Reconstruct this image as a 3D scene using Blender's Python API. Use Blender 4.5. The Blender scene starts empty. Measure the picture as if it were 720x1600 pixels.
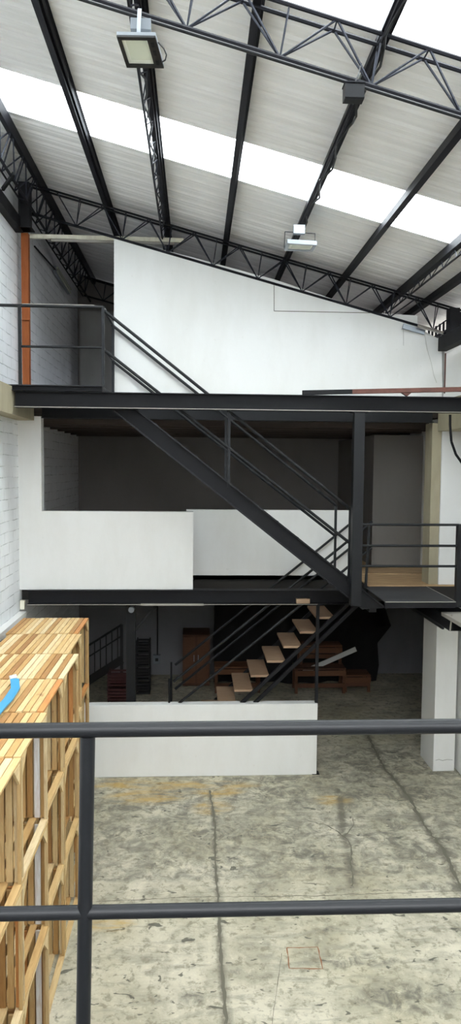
import bpy, bmesh, math, random
from mathutils import Vector, Matrix
random.seed(7)
C = bpy.context.scene
COL = C.collection
# ------------------------------------------------------------------ camera
FPX = 1100.0; EYE = Vector((0, 0, 4.18))
YAW, PITCH, ROLL = math.radians(2.9), math.radians(3.62), math.radians(0.5)
fw = Vector((math.sin(YAW)*math.cos(PITCH), math.cos(YAW)*math.cos(PITCH), -math.sin(PITCH)))
rt0 = Vector((math.cos(YAW), -math.sin(YAW), 0)); up0 = rt0.cross(fw)
RT = rt0*math.cos(ROLL) + up0*math.sin(ROLL); UP = up0*math.cos(ROLL) - rt0*math.sin(ROLL)
cd = bpy.data.cameras.new('camera'); cam = bpy.data.objects.new('camera', cd); COL.objects.link(cam)
cd.sensor_fit = 'VERTICAL'; cd.sensor_height = 36.0; cd.lens = FPX/1600*36.0; cd.clip_end = 200
cam.matrix_world = Matrix(((RT.x, UP.x, -fw.x, EYE.x), (RT.y, UP.y, -fw.y, EYE.y), (RT.z, UP.z, -fw.z, EYE.z), (0, 0, 0, 1)))
C.camera = cam
# ------------------------------------------------------------------ world, light, exposure
w = bpy.data.worlds.new('overcast_sky'); C.world = w; w.use_nodes = True
bg = w.node_tree.nodes['Background']; bg.inputs[0].default_value = (0.965, 0.985, 1.0, 1); bg.inputs[1].default_value = 15.5
# overcast sky: bright overhead, dimmer towards the horizon, dull ground below it
wt = w.node_tree; tcw = wt.nodes.new('ShaderNodeTexCoord'); sx = wt.nodes.new('ShaderNodeSeparateXYZ'); rw = wt.nodes.new('ShaderNodeValToRGB')
wt.links.new(tcw.outputs['Generated'], sx.inputs[0]); mrw = wt.nodes.new('ShaderNodeMapRange'); mrw.inputs[1].default_value = -1; mrw.inputs[2].default_value = 1
wt.links.new(sx.outputs[2], mrw.inputs[0]); wt.links.new(mrw.outputs[0], rw.inputs[0])
el = rw.color_ramp.elements; el[0].position = .49; el[0].color = (.03, .03, .03, 1); el[1].position = .95; el[1].color = (.98, .99, 1, 1)
e3 = el.new(.51); e3.color = (.16, .185, .23, 1); e4 = el.new(.62); e4.color = (.45, .47, .51, 1); e5 = el.new(.78); e5.color = (.88, .9, .92, 1)
wt.links.new(rw.outputs[0], bg.inputs[0])
C.view_settings.view_transform = 'Standard'; C.view_settings.look = 'None'
C.view_settings.exposure = 0.0; C.view_settings.gamma = 1.0; C.view_settings.use_curve_mapping = False
C.cycles.max_bounces = 10; C.cycles.diffuse_bounces = 6; C.cycles.transparent_max_bounces = 12
C.cycles.use_denoising = True; C.cycles.sample_clamp_indirect = 4.0

# ------------------------------------------------------------------ measuring helpers
def ray(x, y): return fw + RT*((x-360)/FPX) + UP*((800-y)/FPX)
def at(x, y, Y): r = ray(x, y); return EYE + r*(Y/r.y)
def onz(x, y, z): r = ray(x, y); return EYE + r*((z-EYE.z)/r.z)
def onx(x, y, X): r = ray(x, y); return EYE + r*(X/r.x)
V = Vector
# ------------------------------------------------------------------ materials
def mat(name, col, rough=.6, metal=0., spec=.5):
    m = bpy.data.materials.new(name); m.use_nodes = True
    b = m.node_tree.nodes['Principled BSDF']
    b.inputs['Base Color'].default_value = (*col, 1); b.inputs['Roughness'].default_value = rough
    b.inputs['Metallic'].default_value = metal; b.inputs['Specular IOR Level'].default_value = spec
    return m, m.node_tree, b
def srgb(*c): return tuple((v/255/12.92 if v/255 <= .04045 else ((v/255+.055)/1.055)**2.4) for v in c)
def N(nt, t, **kw):
    n = nt.nodes.new(t)
    for k, v in kw.items():
        if k.startswith('i_'): n.inputs[int(k[2:]) if k[2:].isdigit() else k[2:]].default_value = v
        else: setattr(n, k, v)
    return n
def coords(nt, scale=(1, 1, 1), rot=(0, 0, 0)):
    g = N(nt, 'ShaderNodeNewGeometry'); mp = N(nt, 'ShaderNodeMapping')
    mp.inputs['Scale'].default_value = scale; mp.inputs['Rotation'].default_value = rot
    tc = N(nt, 'ShaderNodeTexCoord'); nt.links.new(tc.outputs['Object'], mp.inputs['Vector']); return mp.outputs[0]
def noise(nt, vec, scale, detail=5, rough=.6, dist=0.):
    n = N(nt, 'ShaderNodeTexNoise'); n.inputs['Scale'].default_value = scale; n.inputs['Detail'].default_value = detail
    n.inputs['Roughness'].default_value = rough; n.inputs['Distortion'].default_value = dist
    nt.links.new(vec, n.inputs['Vector']); return n.outputs['Fac']
def ramp(nt, fac, stops):
    r = N(nt, 'ShaderNodeValToRGB'); e = r.color_ramp.elements
    while len(e) < len(stops): e.new(.5)
    for k, (p, c) in enumerate(stops):
        e[k].position = p; e[k].color = (*c, 1) if len(c) == 3 else c
    nt.links.new(fac, r.inputs[0]); return r.outputs[0]
def mixc(nt, fac, a, b, mode='MIX'):
    m = N(nt, 'ShaderNodeMix', data_type='RGBA', blend_type=mode)
    for sock, v in ((m.inputs[0], fac), (m.inputs[6], a), (m.inputs[7], b)):
        if hasattr(v, 'is_linked') or hasattr(v, 'links'): nt.links.new(v, sock)
        elif isinstance(v, (int, float)): sock.default_value = v
        else: sock.default_value = (*v, 1)
    return m.outputs[2]
def bump(nt, b, h, strength=.3, dist=.01):
    n = N(nt, 'ShaderNodeBump'); n.inputs['Strength'].default_value = strength; n.inputs['Distance'].default_value = dist
    nt.links.new(h, n.inputs['Height']); nt.links.new(n.outputs[0], b.inputs['Normal'])
def painted(name, col, dirt, amount=.5, scale=1.2, rough=.75, stretch=(1, 1, .35)):
    m, nt, b = mat(name, col, rough, spec=.25)
    v = coords(nt, stretch); f = noise(nt, v, scale, 8, .65)
    f2 = noise(nt, coords(nt), 14, 4, .6)
    fac = ramp(nt, f, [(.45, (0, 0, 0)), (.8, (amount,)*3)])
    c = mixc(nt, fac, col, dirt)
    spk = ramp(nt, f2, [(.68, (0, 0, 0)), (.78, (.35,)*3)])
    c = mixc(nt, spk, c, dirt)
    nt.links.new(c, b.inputs['Base Color']); bump(nt, b, f2, .12, .01)
    return m
M = {}
M['white'] = painted('white_paint', srgb(232, 232, 229), srgb(196, 192, 180), .35)
M['grey_wall'] = painted('grey_plaster', srgb(158, 157, 153), srgb(118, 115, 110), .5)
M['dark_wall'] = painted('dark_grey_plaster', srgb(138, 134, 129), srgb(112, 108, 103), .4)
M['khaki'] = painted('bare_concrete', srgb(168, 160, 136), srgb(120, 112, 92), .6, 2.5)
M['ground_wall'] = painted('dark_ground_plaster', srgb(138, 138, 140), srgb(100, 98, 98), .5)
def steel(name, col, rough=.42):
    m, nt, b = mat(name, col, rough, .0, .16 if rough > .4 else .24)
    f = noise(nt, coords(nt), 9, 8, .7)
    c = mixc(nt, ramp(nt, f, [(.55, (0, 0, 0)), (.8, (.5,)*3)]), col, tuple(min(1, v*1.6+.006) for v in col))
    nt.links.new(c, b.inputs['Base Color'])
    r = N(nt, 'ShaderNodeMapRange'); r.inputs[3].default_value = rough-.05; r.inputs[4].default_value = rough+.12
    nt.links.new(f, r.inputs[0]); nt.links.new(r.outputs[0], b.inputs['Roughness'])
    return m
M['steel'] = steel('black_painted_steel', srgb(30, 30, 32), .55)
M['rail'] = steel('grey_black_rail_paint', srgb(29, 30, 32), .36)
M['truss'] = steel('dark_truss_paint', srgb(26, 26, 31), .55)
M['lattice'] = steel('blue_grey_truss_rod', srgb(48, 50, 58), .5)
M['scuff'] = mat('scuffed_steel_edge', srgb(150, 145, 136), .6)[0]
M['galv'] = mat('galvanised_steel', srgb(150, 156, 162), .4, .6)[0]
M['deck'] = steel('worn_deck_plate', srgb(62, 62, 64), .6)
M['cream'] = painted('cream_track_paint', srgb(238, 234, 214), srgb(120, 80, 50), .5, 6)
M['black'] = mat('black_cloth', srgb(14, 14, 16), .9)[0]
M['blackpl'] = mat('black_plastic', srgb(18, 18, 20), .5)[0]
M['redpl'] = mat('dark_red_plastic', srgb(62, 24, 23), .5)[0]
M['blue'] = mat('blue_plastic', srgb(58, 150, 196), .35)[0]
M['board'] = mat('white_laminate', srgb(205, 205, 200), .5)[0]
M['lens'] = mat('pale_lamp_glass', srgb(205, 210, 190), .25)[0]
M['reflector'] = mat('lamp_reflector', srgb(225, 228, 214), .4)[0]
M['wire'] = mat('black_cable', srgb(25, 25, 27), .6)[0]
M['wirew'] = mat('dirty_white_cable', srgb(190, 188, 178), .6)[0]
M['dust'] = mat('joint_grime', srgb(108, 104, 91), .95)[0]
M['rustmark'] = mat('rust_mark', srgb(140, 96, 66), .95)[0]
# rusty tube
m, nt, b = mat('red_primer_steel', srgb(130, 72, 58), .7)
v = coords(nt); f = noise(nt, v, 6, 8, .7)
nt.links.new(ramp(nt, f, [(.35, srgb(76, 48, 40)), (.6, srgb(102, 62, 51)), (.75, srgb(124, 76, 62))]), b.inputs['Base Color']); M['rust'] = m
# wood with a tone per plank
def wood(name, stops, sc=(18, 2.2, 18), axis='Y'):
    m, nt, b = mat(name, (.5, .35, .2), .6, spec=.3)
    a = N(nt, 'ShaderNodeAttribute', attribute_name='tone')
    g = noise(nt, coords(nt, sc), 2.0, 6, .6, 1.5)
    kn = noise(nt, coords(nt, (1.5, .6, 1.5)), 9, 3, .5)
    c = ramp(nt, a.outputs['Fac'], stops)
    c = mixc(nt, ramp(nt, g, [(.4, (0, 0, 0)), (.75, (.45,)*3)]), c, srgb(190, 150, 105), 'MULTIPLY')
    c = mixc(nt, ramp(nt, kn, [(.7, (0, 0, 0)), (.78, (.6,)*3)]), c, srgb(120, 72, 38))
    nt.links.new(c, b.inputs['Base Color']); bump(nt, b, g, .15, .004); return m
WS = [(0, srgb(166, 122, 74)), (.25, srgb(196, 156, 100)), (.5, srgb(214, 180, 124)), (.75, srgb(226, 200, 150)), (.9, srgb(234, 216, 176)), (.93, srgb(206, 146, 88)), (.965, srgb(206, 146, 88)), (.975, srgb(225, 225, 225)), (1, srgb(225, 225, 225))]
M['wood'] = wood('raw_pine_planks', WS)
M['woodv'] = wood('raw_pine_upright', [(p, tuple(v*.8 for v in c)) if p < .95 else (p, c) for p, c in WS], (18, 18, 2.2))
M['brown'] = wood('brown_timber', [(0, srgb(84, 56, 40)), (1, srgb(116, 80, 56))], (3, 18, 18))
M['tread'] = wood('worn_tread_board', [(0, srgb(152, 126, 102)), (1, srgb(176, 150, 124))], (3, 18, 18))
M['orange'] = wood('orange_varnished_timber', [(0, srgb(142, 76, 34)), (1, srgb(158, 88, 40))], (18, 18, 2.2))
# ply floor
m, nt, b = mat('plywood_floor', srgb(176, 146, 108), .6)
f = noise(nt, coords(nt, (1.2, 9, 1)), 3, 7, .6)
nt.links.new(ramp(nt, f, [(.3, srgb(150, 120, 86)), (.7, srgb(198, 166, 124))]), b.inputs['Base Color']); M['ply'] = m
# painted block wall
def brickm(name, swz):
    m, nt, b = mat(name, srgb(225, 226, 226), .8, spec=.2)
    tc = N(nt, 'ShaderNodeTexCoord'); s = N(nt, 'ShaderNodeSeparateXYZ'); nt.links.new(tc.outputs['Object'], s.inputs[0])
    cb = N(nt, 'ShaderNodeCombineXYZ'); nt.links.new(s.outputs[swz], cb.inputs[0]); nt.links.new(s.outputs[2], cb.inputs[1])
    nz = N(nt, 'ShaderNodeTexNoise'); nz.inputs['Scale'].default_value = 2.5; nt.links.new(tc.outputs['Object'], nz.inputs['Vector'])
    ad = N(nt, 'ShaderNodeVectorMath', operation='MULTIPLY_ADD'); nt.links.new(nz.outputs['Color'], ad.inputs[0])
    ad.inputs[1].default_value = (.03, .03, 0); nt.links.new(cb.outputs[0], ad.inputs[2])
    br = N(nt, 'ShaderNodeTexBrick'); nt.links.new(ad.outputs[0], br.inputs['Vector'])
    br.inputs['Scale'].default_value = 1; br.inputs['Brick Width'].default_value = .4; br.inputs['Row Height'].default_value = .135
    br.inputs['Mortar Size'].default_value = .006; br.inputs['Mortar Smooth'].default_value = .4
    br.inputs['Color1'].default_value = (1, 1, 1, 1); br.inputs['Color2'].default_value = (.97, .97, .97, 1); br.inputs['Mortar'].default_value = (.4, .4, .4, 1)
    f = noise(nt, coords(nt), 1.3, 8, .65)
    c = ramp(nt, f, [(.35, srgb(240, 242, 244)), (.62, srgb(250, 252, 254))])
    brk = noise(nt, coords(nt), 4.0, 3, .6)
    c2 = mixc(nt, ramp(nt, brk, [(.4, (.05,)*3), (.65, (.8,)*3)]), c, br.outputs['Color'], 'MULTIPLY')
    nt.links.new(c2, b.inputs['Base Color'])
    bump(nt, b, br.outputs['Color'], .55, .012); return m
M['brick'] = brickm('white_painted_blockwork', 1)
M['brickx'] = brickm('white_painted_blockwork_end', 0)
# roof sheet: off white pre-painted steel, faintly streaked along the ribs
m, nt, b = mat('ribbed_roof_steel', srgb(205, 205, 204), .42, .0, .5)
f = noise(nt, coords(nt, (.25, 7, 1)), 2.2, 5, .6)
f2 = noise(nt, coords(nt), .8, 4, .6)
c = ramp(nt, f, [(.3, srgb(240, 240, 238)), (.65, srgb(252, 252, 250))])
c = mixc(nt, ramp(nt, f2, [(.4, (0, 0, 0)), (.75, (.35,)*3)]), c, srgb(228, 228, 224))
nt.links.new(c, b.inputs['Base Color']); M['roof'] = m
# translucent skylight sheet
m = bpy.data.materials.new('translucent_skylight_sheet'); m.use_nodes = True; nt = m.node_tree; nt.nodes.clear()
o = N(nt, 'ShaderNodeOutputMaterial'); t = N(nt, 'ShaderNodeBsdfTransparent'); tl = N(nt, 'ShaderNodeBsdfTranslucent'); mx = N(nt, 'ShaderNodeMixShader')
t.inputs[0].default_value = (.92, .95, .95, 1); tl.inputs[0].default_value = (.95, .97, .98, 1); mx.inputs[0].default_value = .35
nt.links.new(t.outputs[0], mx.inputs[1]); nt.links.new(tl.outputs[0], mx.inputs[2]); nt.links.new(mx.outputs[0], o.inputs[0]); M['skylight'] = m
# concrete floor
m, nt, b = mat('old_concrete', srgb(178, 174, 156), .7, spec=.3)
v = coords(nt)
big = noise(nt, v, .55, 6, .62, .3); mid = noise(nt, v, 2.2, 8, .68, .4); fine = noise(nt, v, 11, 8, .7, .2)
brk = noise(nt, v, 5.0, 9, .75, .8); strk = noise(nt, coords(nt, (.8, 3.2, 1)), 2.4, 8, .7, .5)
c = ramp(nt, big, [(.36, srgb(176, 168, 142)), (.5, srgb(198, 192, 170)), (.64, srgb(214, 207, 187))])
c = mixc(nt, ramp(nt, mid, [(.4, (.7,)*3), (.56, (0, 0, 0))]), c, srgb(158, 153, 134))
c = mixc(nt, ramp(nt, strk, [(.34, (.6,)*3), (.48, (0, 0, 0))]), c, srgb(130, 127, 114))
c = mixc(nt, ramp(nt, mid, [(.29, (.85,)*3), (.38, (0, 0, 0))]), c, srgb(88, 87, 82))
c = mixc(nt, ramp(nt, fine, [(.38, (.75,)*3), (.49, (0, 0, 0))]), c, srgb(132, 126, 106))
c = mixc(nt, ramp(nt, fine, [(.58, (0, 0, 0)), (.72, (.6,)*3)]), c, srgb(228, 222, 200))
sp = noise(nt, coords(nt, (1, 1.8, 1)), 7.0, 3, .5, .8)
c = mixc(nt, ramp(nt, sp, [(.66, (0, 0, 0)), (.69, (.85,)*3)]), c, srgb(84, 82, 74))
st = N(nt, 'ShaderNodeAttribute', attribute_name='stain')
s3 = N(nt, 'ShaderNodeSeparateColor'); nt.links.new(st.outputs['Color'], s3.inputs[0])
def gate(sock, n, lo, hi, top=.9):
    r_ = ramp(nt, n, [(lo, (0, 0, 0)), (hi, (top,)*3)])
    k = N(nt, 'ShaderNodeMath', operation='MULTIPLY', use_clamp=True); nt.links.new(sock, k.inputs[0]); k.inputs[1].default_value = 1.4
    m_ = N(nt, 'ShaderNodeMath', operation='MULTIPLY'); nt.links.new(r_, m_.inputs[0]); nt.links.new(k.outputs[0], m_.inputs[1]); return m_.outputs[0]
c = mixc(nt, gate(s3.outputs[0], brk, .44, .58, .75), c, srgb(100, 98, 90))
c = mixc(nt, gate(s3.outputs[1], strk, .40, .6, .8), c, srgb(188, 154, 84))
c = mixc(nt, gate(s3.outputs[2], brk, .36, .52, .8), c, srgb(106, 102, 90))
nt.links.new(c, b.inputs['Base Color']); bump(nt, b, fine, .25, .01)
rr = N(nt, 'ShaderNodeMapRange'); rr.inputs[3].default_value = .45; rr.inputs[4].default_value = .85
nt.links.new(mid, rr.inputs[0]); nt.links.new(rr.outputs[0], b.inputs['Roughness']); M['floor'] = m

# ------------------------------------------------------------------ mesh builder
class MB:
    def __init__(s): s.bm = bmesh.new(); s.t = s.bm.loops.layers.float_color.new('tone')
    def _tone(s, fs, tone):
        for f in fs:
            for l in f.loops: l[s.t] = (tone, tone, tone, 1)
    def prism(s, prof, p, q, up=V((0, 0, 1)), tone=.5):
        # prof: list of (side, up) offsets swept from p to q
        p, q = V(p), V(q); d = (q-p).normalized()
        side = d.cross(up)
        if side.length < 1e-4: side = d.cross(V((0, 1, 0)))
        side.normalize(); u = side.cross(d)
        A = [s.bm.verts.new(p+side*a+u*b) for a, b in prof]; B = [s.bm.verts.new(q+side*a+u*b) for a, b in prof]
        n = len(prof); fs = [s.bm.faces.new((A[i], A[(i+1) % n], B[(i+1) % n], B[i])) for i in range(n)]
        fs.append(s.bm.faces.new(A[::-1])); fs.append(s.bm.faces.new(B)); s._tone(fs, tone); return s
    def bar(s, p, q, w, h, up=V((0, 0, 1)), tone=.5, ch=0):
        a, b = w/2, h/2
        if ch: pr = [(-a+ch, -b), (a-ch, -b), (a, -b+ch), (a, b-ch), (a-ch, b), (-a+ch, b), (-a, b-ch), (-a, -b+ch)]
        else: pr = [(-a, -b), (a, -b), (a, b), (-a, b)]
        return s.prism(pr, p, q, up, tone)
    def tube(s, p, q, r, n=8, tone=.5):
        return s.prism([(r*math.cos(2*math.pi*k/n), r*math.sin(2*math.pi*k/n)) for k in range(n)], p, q, tone=tone)
    def path(s, pts, r, n=8):
        for a, b in zip(pts, pts[1:]): s.tube(a, b, r, n)
        return s
    def box(s, x0, x1, y0, y1, z0, z1, tone=.5, ch=0):
        return s.bar((x0, (y0+y1)/2, (z0+z1)/2), (x1, (y0+y1)/2, (z0+z1)/2), abs(y1-y0), abs(z1-z0), tone=tone, ch=ch)
    def ibeam(s, p, q, w, h, t=.008, tw=.006, up=V((0, 0, 1))):
        a, b, c = w/2, h/2, tw/2
        return s.prism([(-a, -b), (a, -b), (a, -b+t), (c, -b+t), (c, b-t), (a, b-t), (a, b), (-a, b), (-a, b-t), (-c, b-t), (-c, -b+t), (-a, -b+t)], p, q, up)
    def channel(s, p, q, w, h, t=.006, sgn=1, up=V((0, 0, 1))):
        b = h/2; pr = [(0, -b), (w, -b), (w, -b+t), (t, -b+t), (t, b-t), (w, b-t), (w, b), (0, b)]
        if sgn < 0: pr = [(-x, y) for x, y in pr][::-1]
        return s.prism(pr, p, q, up)
    def poly(s, pts, thick, tone=.5):
        # planar polygon given a thickness vector
        A = [s.bm.verts.new(V(p)) for p in pts]; B = [s.bm.verts.new(V(p)+V(thick)) for p in pts]; n = len(A)
        fs = [s.bm.faces.new(A[::-1]), s.bm.faces.new(B)] + [s.bm.faces.new((A[i], A[(i+1) % n], B[(i+1) % n], B[i])) for i in range(n)]
        s._tone(fs, tone); return s
    def build(s, name, m, parent=None, smooth=False):
        bmesh.ops.recalc_face_normals(s.bm, faces=s.bm.faces)
        me = bpy.data.meshes.new(name); s.bm.to_mesh(me); s.bm.free(); me.materials.append(M[m] if isinstance(m, str) else m)
        if smooth:
            for p in me.polygons: p.use_smooth = True
            me.set_sharp_from_angle(angle=math.radians(35))
        o = bpy.data.objects.new(name, me); COL.objects.link(o)
        if parent: o.parent = parent; o.matrix_parent_inverse = Matrix.Translation(-parent.location)
        return o
def tag(o, label, cat, group=None, kind=None):
    o['label'] = label; o['category'] = cat
    if group: o['group'] = group
    if kind: o['kind'] = kind
    return o
def struct(o): o['kind'] = 'structure'; return o
def thing(name, label, cat, loc=(0, 0, 0), group=None):
    o = bpy.data.objects.new(name, None); COL.objects.link(o); o.location = loc; o.empty_display_size = .1
    return tag(o, label, cat, group)
def dup(root, loc, label, group=None):
    r = root.copy(); COL.objects.link(r); r.location = loc; r['label'] = label
    if group: r['group'] = group
    for ch in root.children:
        c = ch.copy(); COL.objects.link(c); c.parent = r; c.matrix_parent_inverse = ch.matrix_parent_inverse.copy()
        for g in ch.children:
            d = g.copy(); COL.objects.link(d); d.parent = c
    return r

# ------------------------------------------------------------------ key measures
XL = -2.29; XR = 3.66; YB = 14.0                  # side walls, back wall
YF = 9.3                                          # facade plane
YS = 8.25                                         # bridge beam in front of the stairs
ZM = 2.60; ZU = 5.12                              # mezzanine floor, upper landing
a_ = at(75, 298, YF); b_ = at(655, 468, YF)
RSL = (b_.z-a_.z)/(b_.x-a_.x); RC = a_.z-RSL*a_.x # truss top chord line z = RC + RSL*x
def rz(x): return RC + RSL*x
def roofz(x): return rz(x) + .13
RD = V((1, 0, RSL)).normalized(); RN = V((-RSL, 0, 1)).normalized()

# ------------------------------------------------------------------ floor
def seg_d(p, a, b):
    ab = (b[0]-a[0], b[1]-a[1]); L = ab[0]**2+ab[1]**2
    t = max(0, min(1, ((p[0]-a[0])*ab[0]+(p[1]-a[1])*ab[1])/L)) if L else 0
    return math.hypot(p[0]-a[0]-t*ab[0], p[1]-a[1]-t*ab[1])
gz = lambda x, y: (onz(x, y, 0).x, onz(x, y, 0).y)
x0, x1, y0, y1, st = -2.6, 7.0, 4.6, 14.6, .04
nx, ny = int((x1-x0)/st), int((y1-y0)/st)
blobs_d = [(gz(370, 1300), .75, .22), (gz(600, 1300), .7, .3), (gz(230, 1260), .8, .22), (gz(660, 1330), .6, .3), (gz(300, 1560), .12, .1), (gz(230, 1235), .9, .1),
           (gz(620, 1240), 1.2, .35), (gz(480, 1335), .5, .2), (gz(640, 1190), 1.6, .8), (gz(700, 1385), .4, .1), (gz(180, 1300), .5, .2), (gz(560, 1500), .5, .12), (gz(640, 1560), .5, .2)]
blobs_d += [((random.uniform(-.9, 3.4), random.uniform(6.9, 9.2)), random.uniform(.15, .5), random.uniform(.06, .2)) for _ in range(16)]
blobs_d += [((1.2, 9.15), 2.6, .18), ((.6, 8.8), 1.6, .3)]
blobs_y = [(gz(300, 1228), 1.0, .16), (gz(340, 1233), .42, .28), (gz(230, 1245), .6, .25), (gz(520, 1250), .3, .15), (gz(330, 1262), .3, .2), (gz(170, 1445), .3, .1), (gz(190, 1225), .5, .2)]
lines = [([gz(574, 1150), gz(600, 1200), gz(632, 1235), gz(660, 1285), gz(690, 1325), gz(722, 1392)], .07),
         ([gz(530, 1232), gz(536, 1300), gz(546, 1330), gz(550, 1385)], .055), ([gz(328, 1235), gz(336, 1290), gz(336, 1345), gz(340, 1400), gz(345, 1500), gz(354, 1600)], .04)]
verts, cols = [], []
for j in range(ny+1):
    for i in range(nx+1):
        x, y = x0+i*st, y0+j*st; verts.append((x, y, 0))
        r = max([0]+[max(0, 1-((x-c[0])/rx)**2-((y-c[1])/ry)**2) for c, rx, ry in blobs_d])
        g = max([0]+[max(0, 1-((x-c[0])/rx)**2-((y-c[1])/ry)**2) for c, rx, ry in blobs_y])
        bl = 0
        for pl, wd in lines:
            for a, b2 in zip(pl, pl[1:]):
                if abs(x-a[0]) > 2.5 or abs(y-a[1]) > 2.5: continue
                bl = max(bl, 1-seg_d((x, y), a, b2)/(wd*1.3))
        bl = max(bl, 0)
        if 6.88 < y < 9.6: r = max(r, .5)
        cols.append((r, g, bl, 1))
faces = [(j*(nx+1)+i, j*(nx+1)+i+1, (j+1)*(nx+1)+i+1, (j+1)*(nx+1)+i) for j in range(ny) for i in range(nx)]
k = len(verts)
verts += [(-2.6, -6, 0), (7, -6, 0), (7.0, y0, 0), (x0, y0, 0)]; cols += [(0, 0, 0, 1)]*4; faces.append((k, k+1, k+2, k+3))
me = bpy.data.meshes.new('floor'); me.from_pydata(verts, [], faces)
ca = me.color_attributes.new('stain', 'FLOAT_COLOR', 'POINT'); ca.data.foreach_set('color', [v for c in cols for v in c])
me.materials.append(M['floor']); floor = bpy.data.objects.new('floor', me); COL.objects.link(floor); struct(floor)
def crack(name, pts, wid, mt='dust', z=.0015, jit=.35):
    mb = MB(); P = []
    for a, b2 in zip(pts, pts[1:]):
        n = max(2, int(math.hypot(b2[0]-a[0], b2[1]-a[1])/.05))
        for q in range(n): P.append((a[0]+(b2[0]-a[0])*q/n, a[1]+(b2[1]-a[1])*q/n))
    P.append(pts[-1]); L, R_ = [], []
    for i, p in enumerate(P):
        a = P[max(0, i-1)]; b2 = P[min(len(P)-1, i+1)]; d = V((b2[0]-a[0], b2[1]-a[1])).normalized()
        off = random.gauss(0, wid*jit); ww = wid*random.uniform(.35, 1)/2
        cx, cy = p[0]-d.y*off, p[1]+d.x*off
        L.append(mb.bm.verts.new((cx-d.y*ww, cy+d.x*ww, z))); R_.append(mb.bm.verts.new((cx+d.y*ww, cy-d.x*ww, z)))
    for i in range(len(P)-1): mb.bm.faces.new((L[i], R_[i], R_[i+1], L[i+1]))
    return mb.build(name, mt, floor)
crack('expansion_joint', lines[2][0], .034, jit=.12)
crack('expansion_joint', lines[0][0], .05, jit=.15)
crack('expansion_joint', [gz(150, 1409), gz(300, 1402), gz(480, 1400), gz(720, 1392)], .012)
crack('crack', [gz(470, 1280), gz(505, 1288), gz(528, 1300), gz(538, 1308), gz(548, 1322), gz(548, 1350), gz(551, 1385)], .02)
crack('crack', [gz(538, 1306), gz(552, 1290), gz(551, 1278)], .014)
crack('crack', [gz(440, 1490), gz(425, 1600)], .006)
crack('rust_square', [gz(448, 1481), gz(496, 1480), gz(504, 1514), gz(452, 1513), gz(448, 1481)], .013, 'rustmark', .001, .15)

# ------------------------------------------------------------------ walls
def wallbox(name, m, *a): return struct(MB().box(*a).build(name, m))
wallbox('wall_left', 'brick', XL-.2, XL, -4, YB+.2, 0, 7.95)
XG = 6.6
wallbox('wall_right', 'white', XR, XR+.2, -4, YF+.6, 0, 5.86)
wallbox('wall_right_upper', 'white', XR, XR+.2, YF+.6, YB+.2, ZM-.2, 5.15)  # top lowered out of view: added opening that lights the upper room
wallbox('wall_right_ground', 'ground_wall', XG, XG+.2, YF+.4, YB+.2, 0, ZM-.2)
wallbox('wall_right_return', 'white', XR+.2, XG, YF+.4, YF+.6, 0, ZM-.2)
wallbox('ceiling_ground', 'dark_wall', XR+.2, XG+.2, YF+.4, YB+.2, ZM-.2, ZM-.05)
wallbox('wall_front', 'white', XL-.2, XR+.2, -4.2, -4, 0, 5.7)
MB_ = MB(); MB_.poly([(XL, YB, ZM), (XR, YB, ZM), (XR, YB, 5.9), (XL, YB, 7.9)], (0, .2, 0)); struct(MB_.build('wall_back', 'dark_wall'))
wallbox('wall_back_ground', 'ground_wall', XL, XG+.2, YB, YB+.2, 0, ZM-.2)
# pale upper wall closing the upper room, with its sloping top under the truss
pt = [at(178, 371, YF), at(300, 402, YF), at(430, 437, YF), at(584, 489, YF), at(652, 493, YF), at(652, 512, YF), at(690, 532, YF), at(691, 606, YF)]
lowz = 5.0
pts = [V((at(178, 600, YF).x, YF, lowz))] + pt + [V((at(691, 606, YF).x, YF, lowz))]
for p in pts: p.y = YF
struct(MB().poly(pts, (0, .12, 0)).build('wall_upper', 'white'))
mb = MB()
for a, b2, r in ((at(428, 441, YF), at(428, 486, YF), .004), (at(428, 486, YF), at(580, 489, YF), .004), (at(630, 515, YF), at(630, 540, YF), .0015)):
    a.y = b2.y = YF-.003; mb.bar(a, b2, r*2, r, V((0, 1, 0)))
struct(mb.build('trim_1', 'dust'))
# parapets and piers of the mezzanine front
xa = at(33, 800, YF).x; xb = at(65, 720, YF).x; xc = at(301.5, 860, YF).x
zt = at(180, 799, YF).z; zb = at(180, 921, YF).z
wl = struct(MB().box(XL, xb, YF-.02, YF+.14, zb, 4.82).build('wall_pier', 'white'))
struct(MB().box(xb, xc, YF-.02, YF+.10, zb, zt, ch=.004).build('wall_parapet', 'white'))
YP = 10.25
struct(MB().box(at(291, 798, YP).x, at(549, 798, YP).x+.13, YP, YP+.1, at(420, 906, YP).z, at(420, 797, YP).z, ch=.004).build('wall_parapet_stairwell', 'white'))
# low wall on the ground floor
hw = at(495, 1160, YF).x
struct(MB().box(XL, hw, YF, YF+.14, 0, at(320, 1101, YF).z, ch=.006).build('wall_low', 'white'))
# concrete column
c0 = onz(676, 1217, 0); c1 = onz(709, 1217, 0)
yc = YF+.05
XC0 = at(676, 1214, yc).x; XC1 = at(709, 1214, yc).x
struct(MB().box(XC0, XC1, yc, yc+.55, 0, 5.85, ch=.01).build('wall_column', 'white'))
mb = MB(); a = at(680, 1188, yc); mb.path([V((a.x+dx, yc-.002, a.z+dz)) for dx, dz in ((0, 0), (.05, .012), (.1, -.004), (.16, .01), (.24, .004))], .0025, 4)
struct(mb.build('trim_2', 'dust'))
struct(MB().box(XC0+.004, XC0+.022, yc-.006, yc, at(692, 603, yc).z-.1, at(692, 552, yc).z).build('trim_3', 'rust'))
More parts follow.
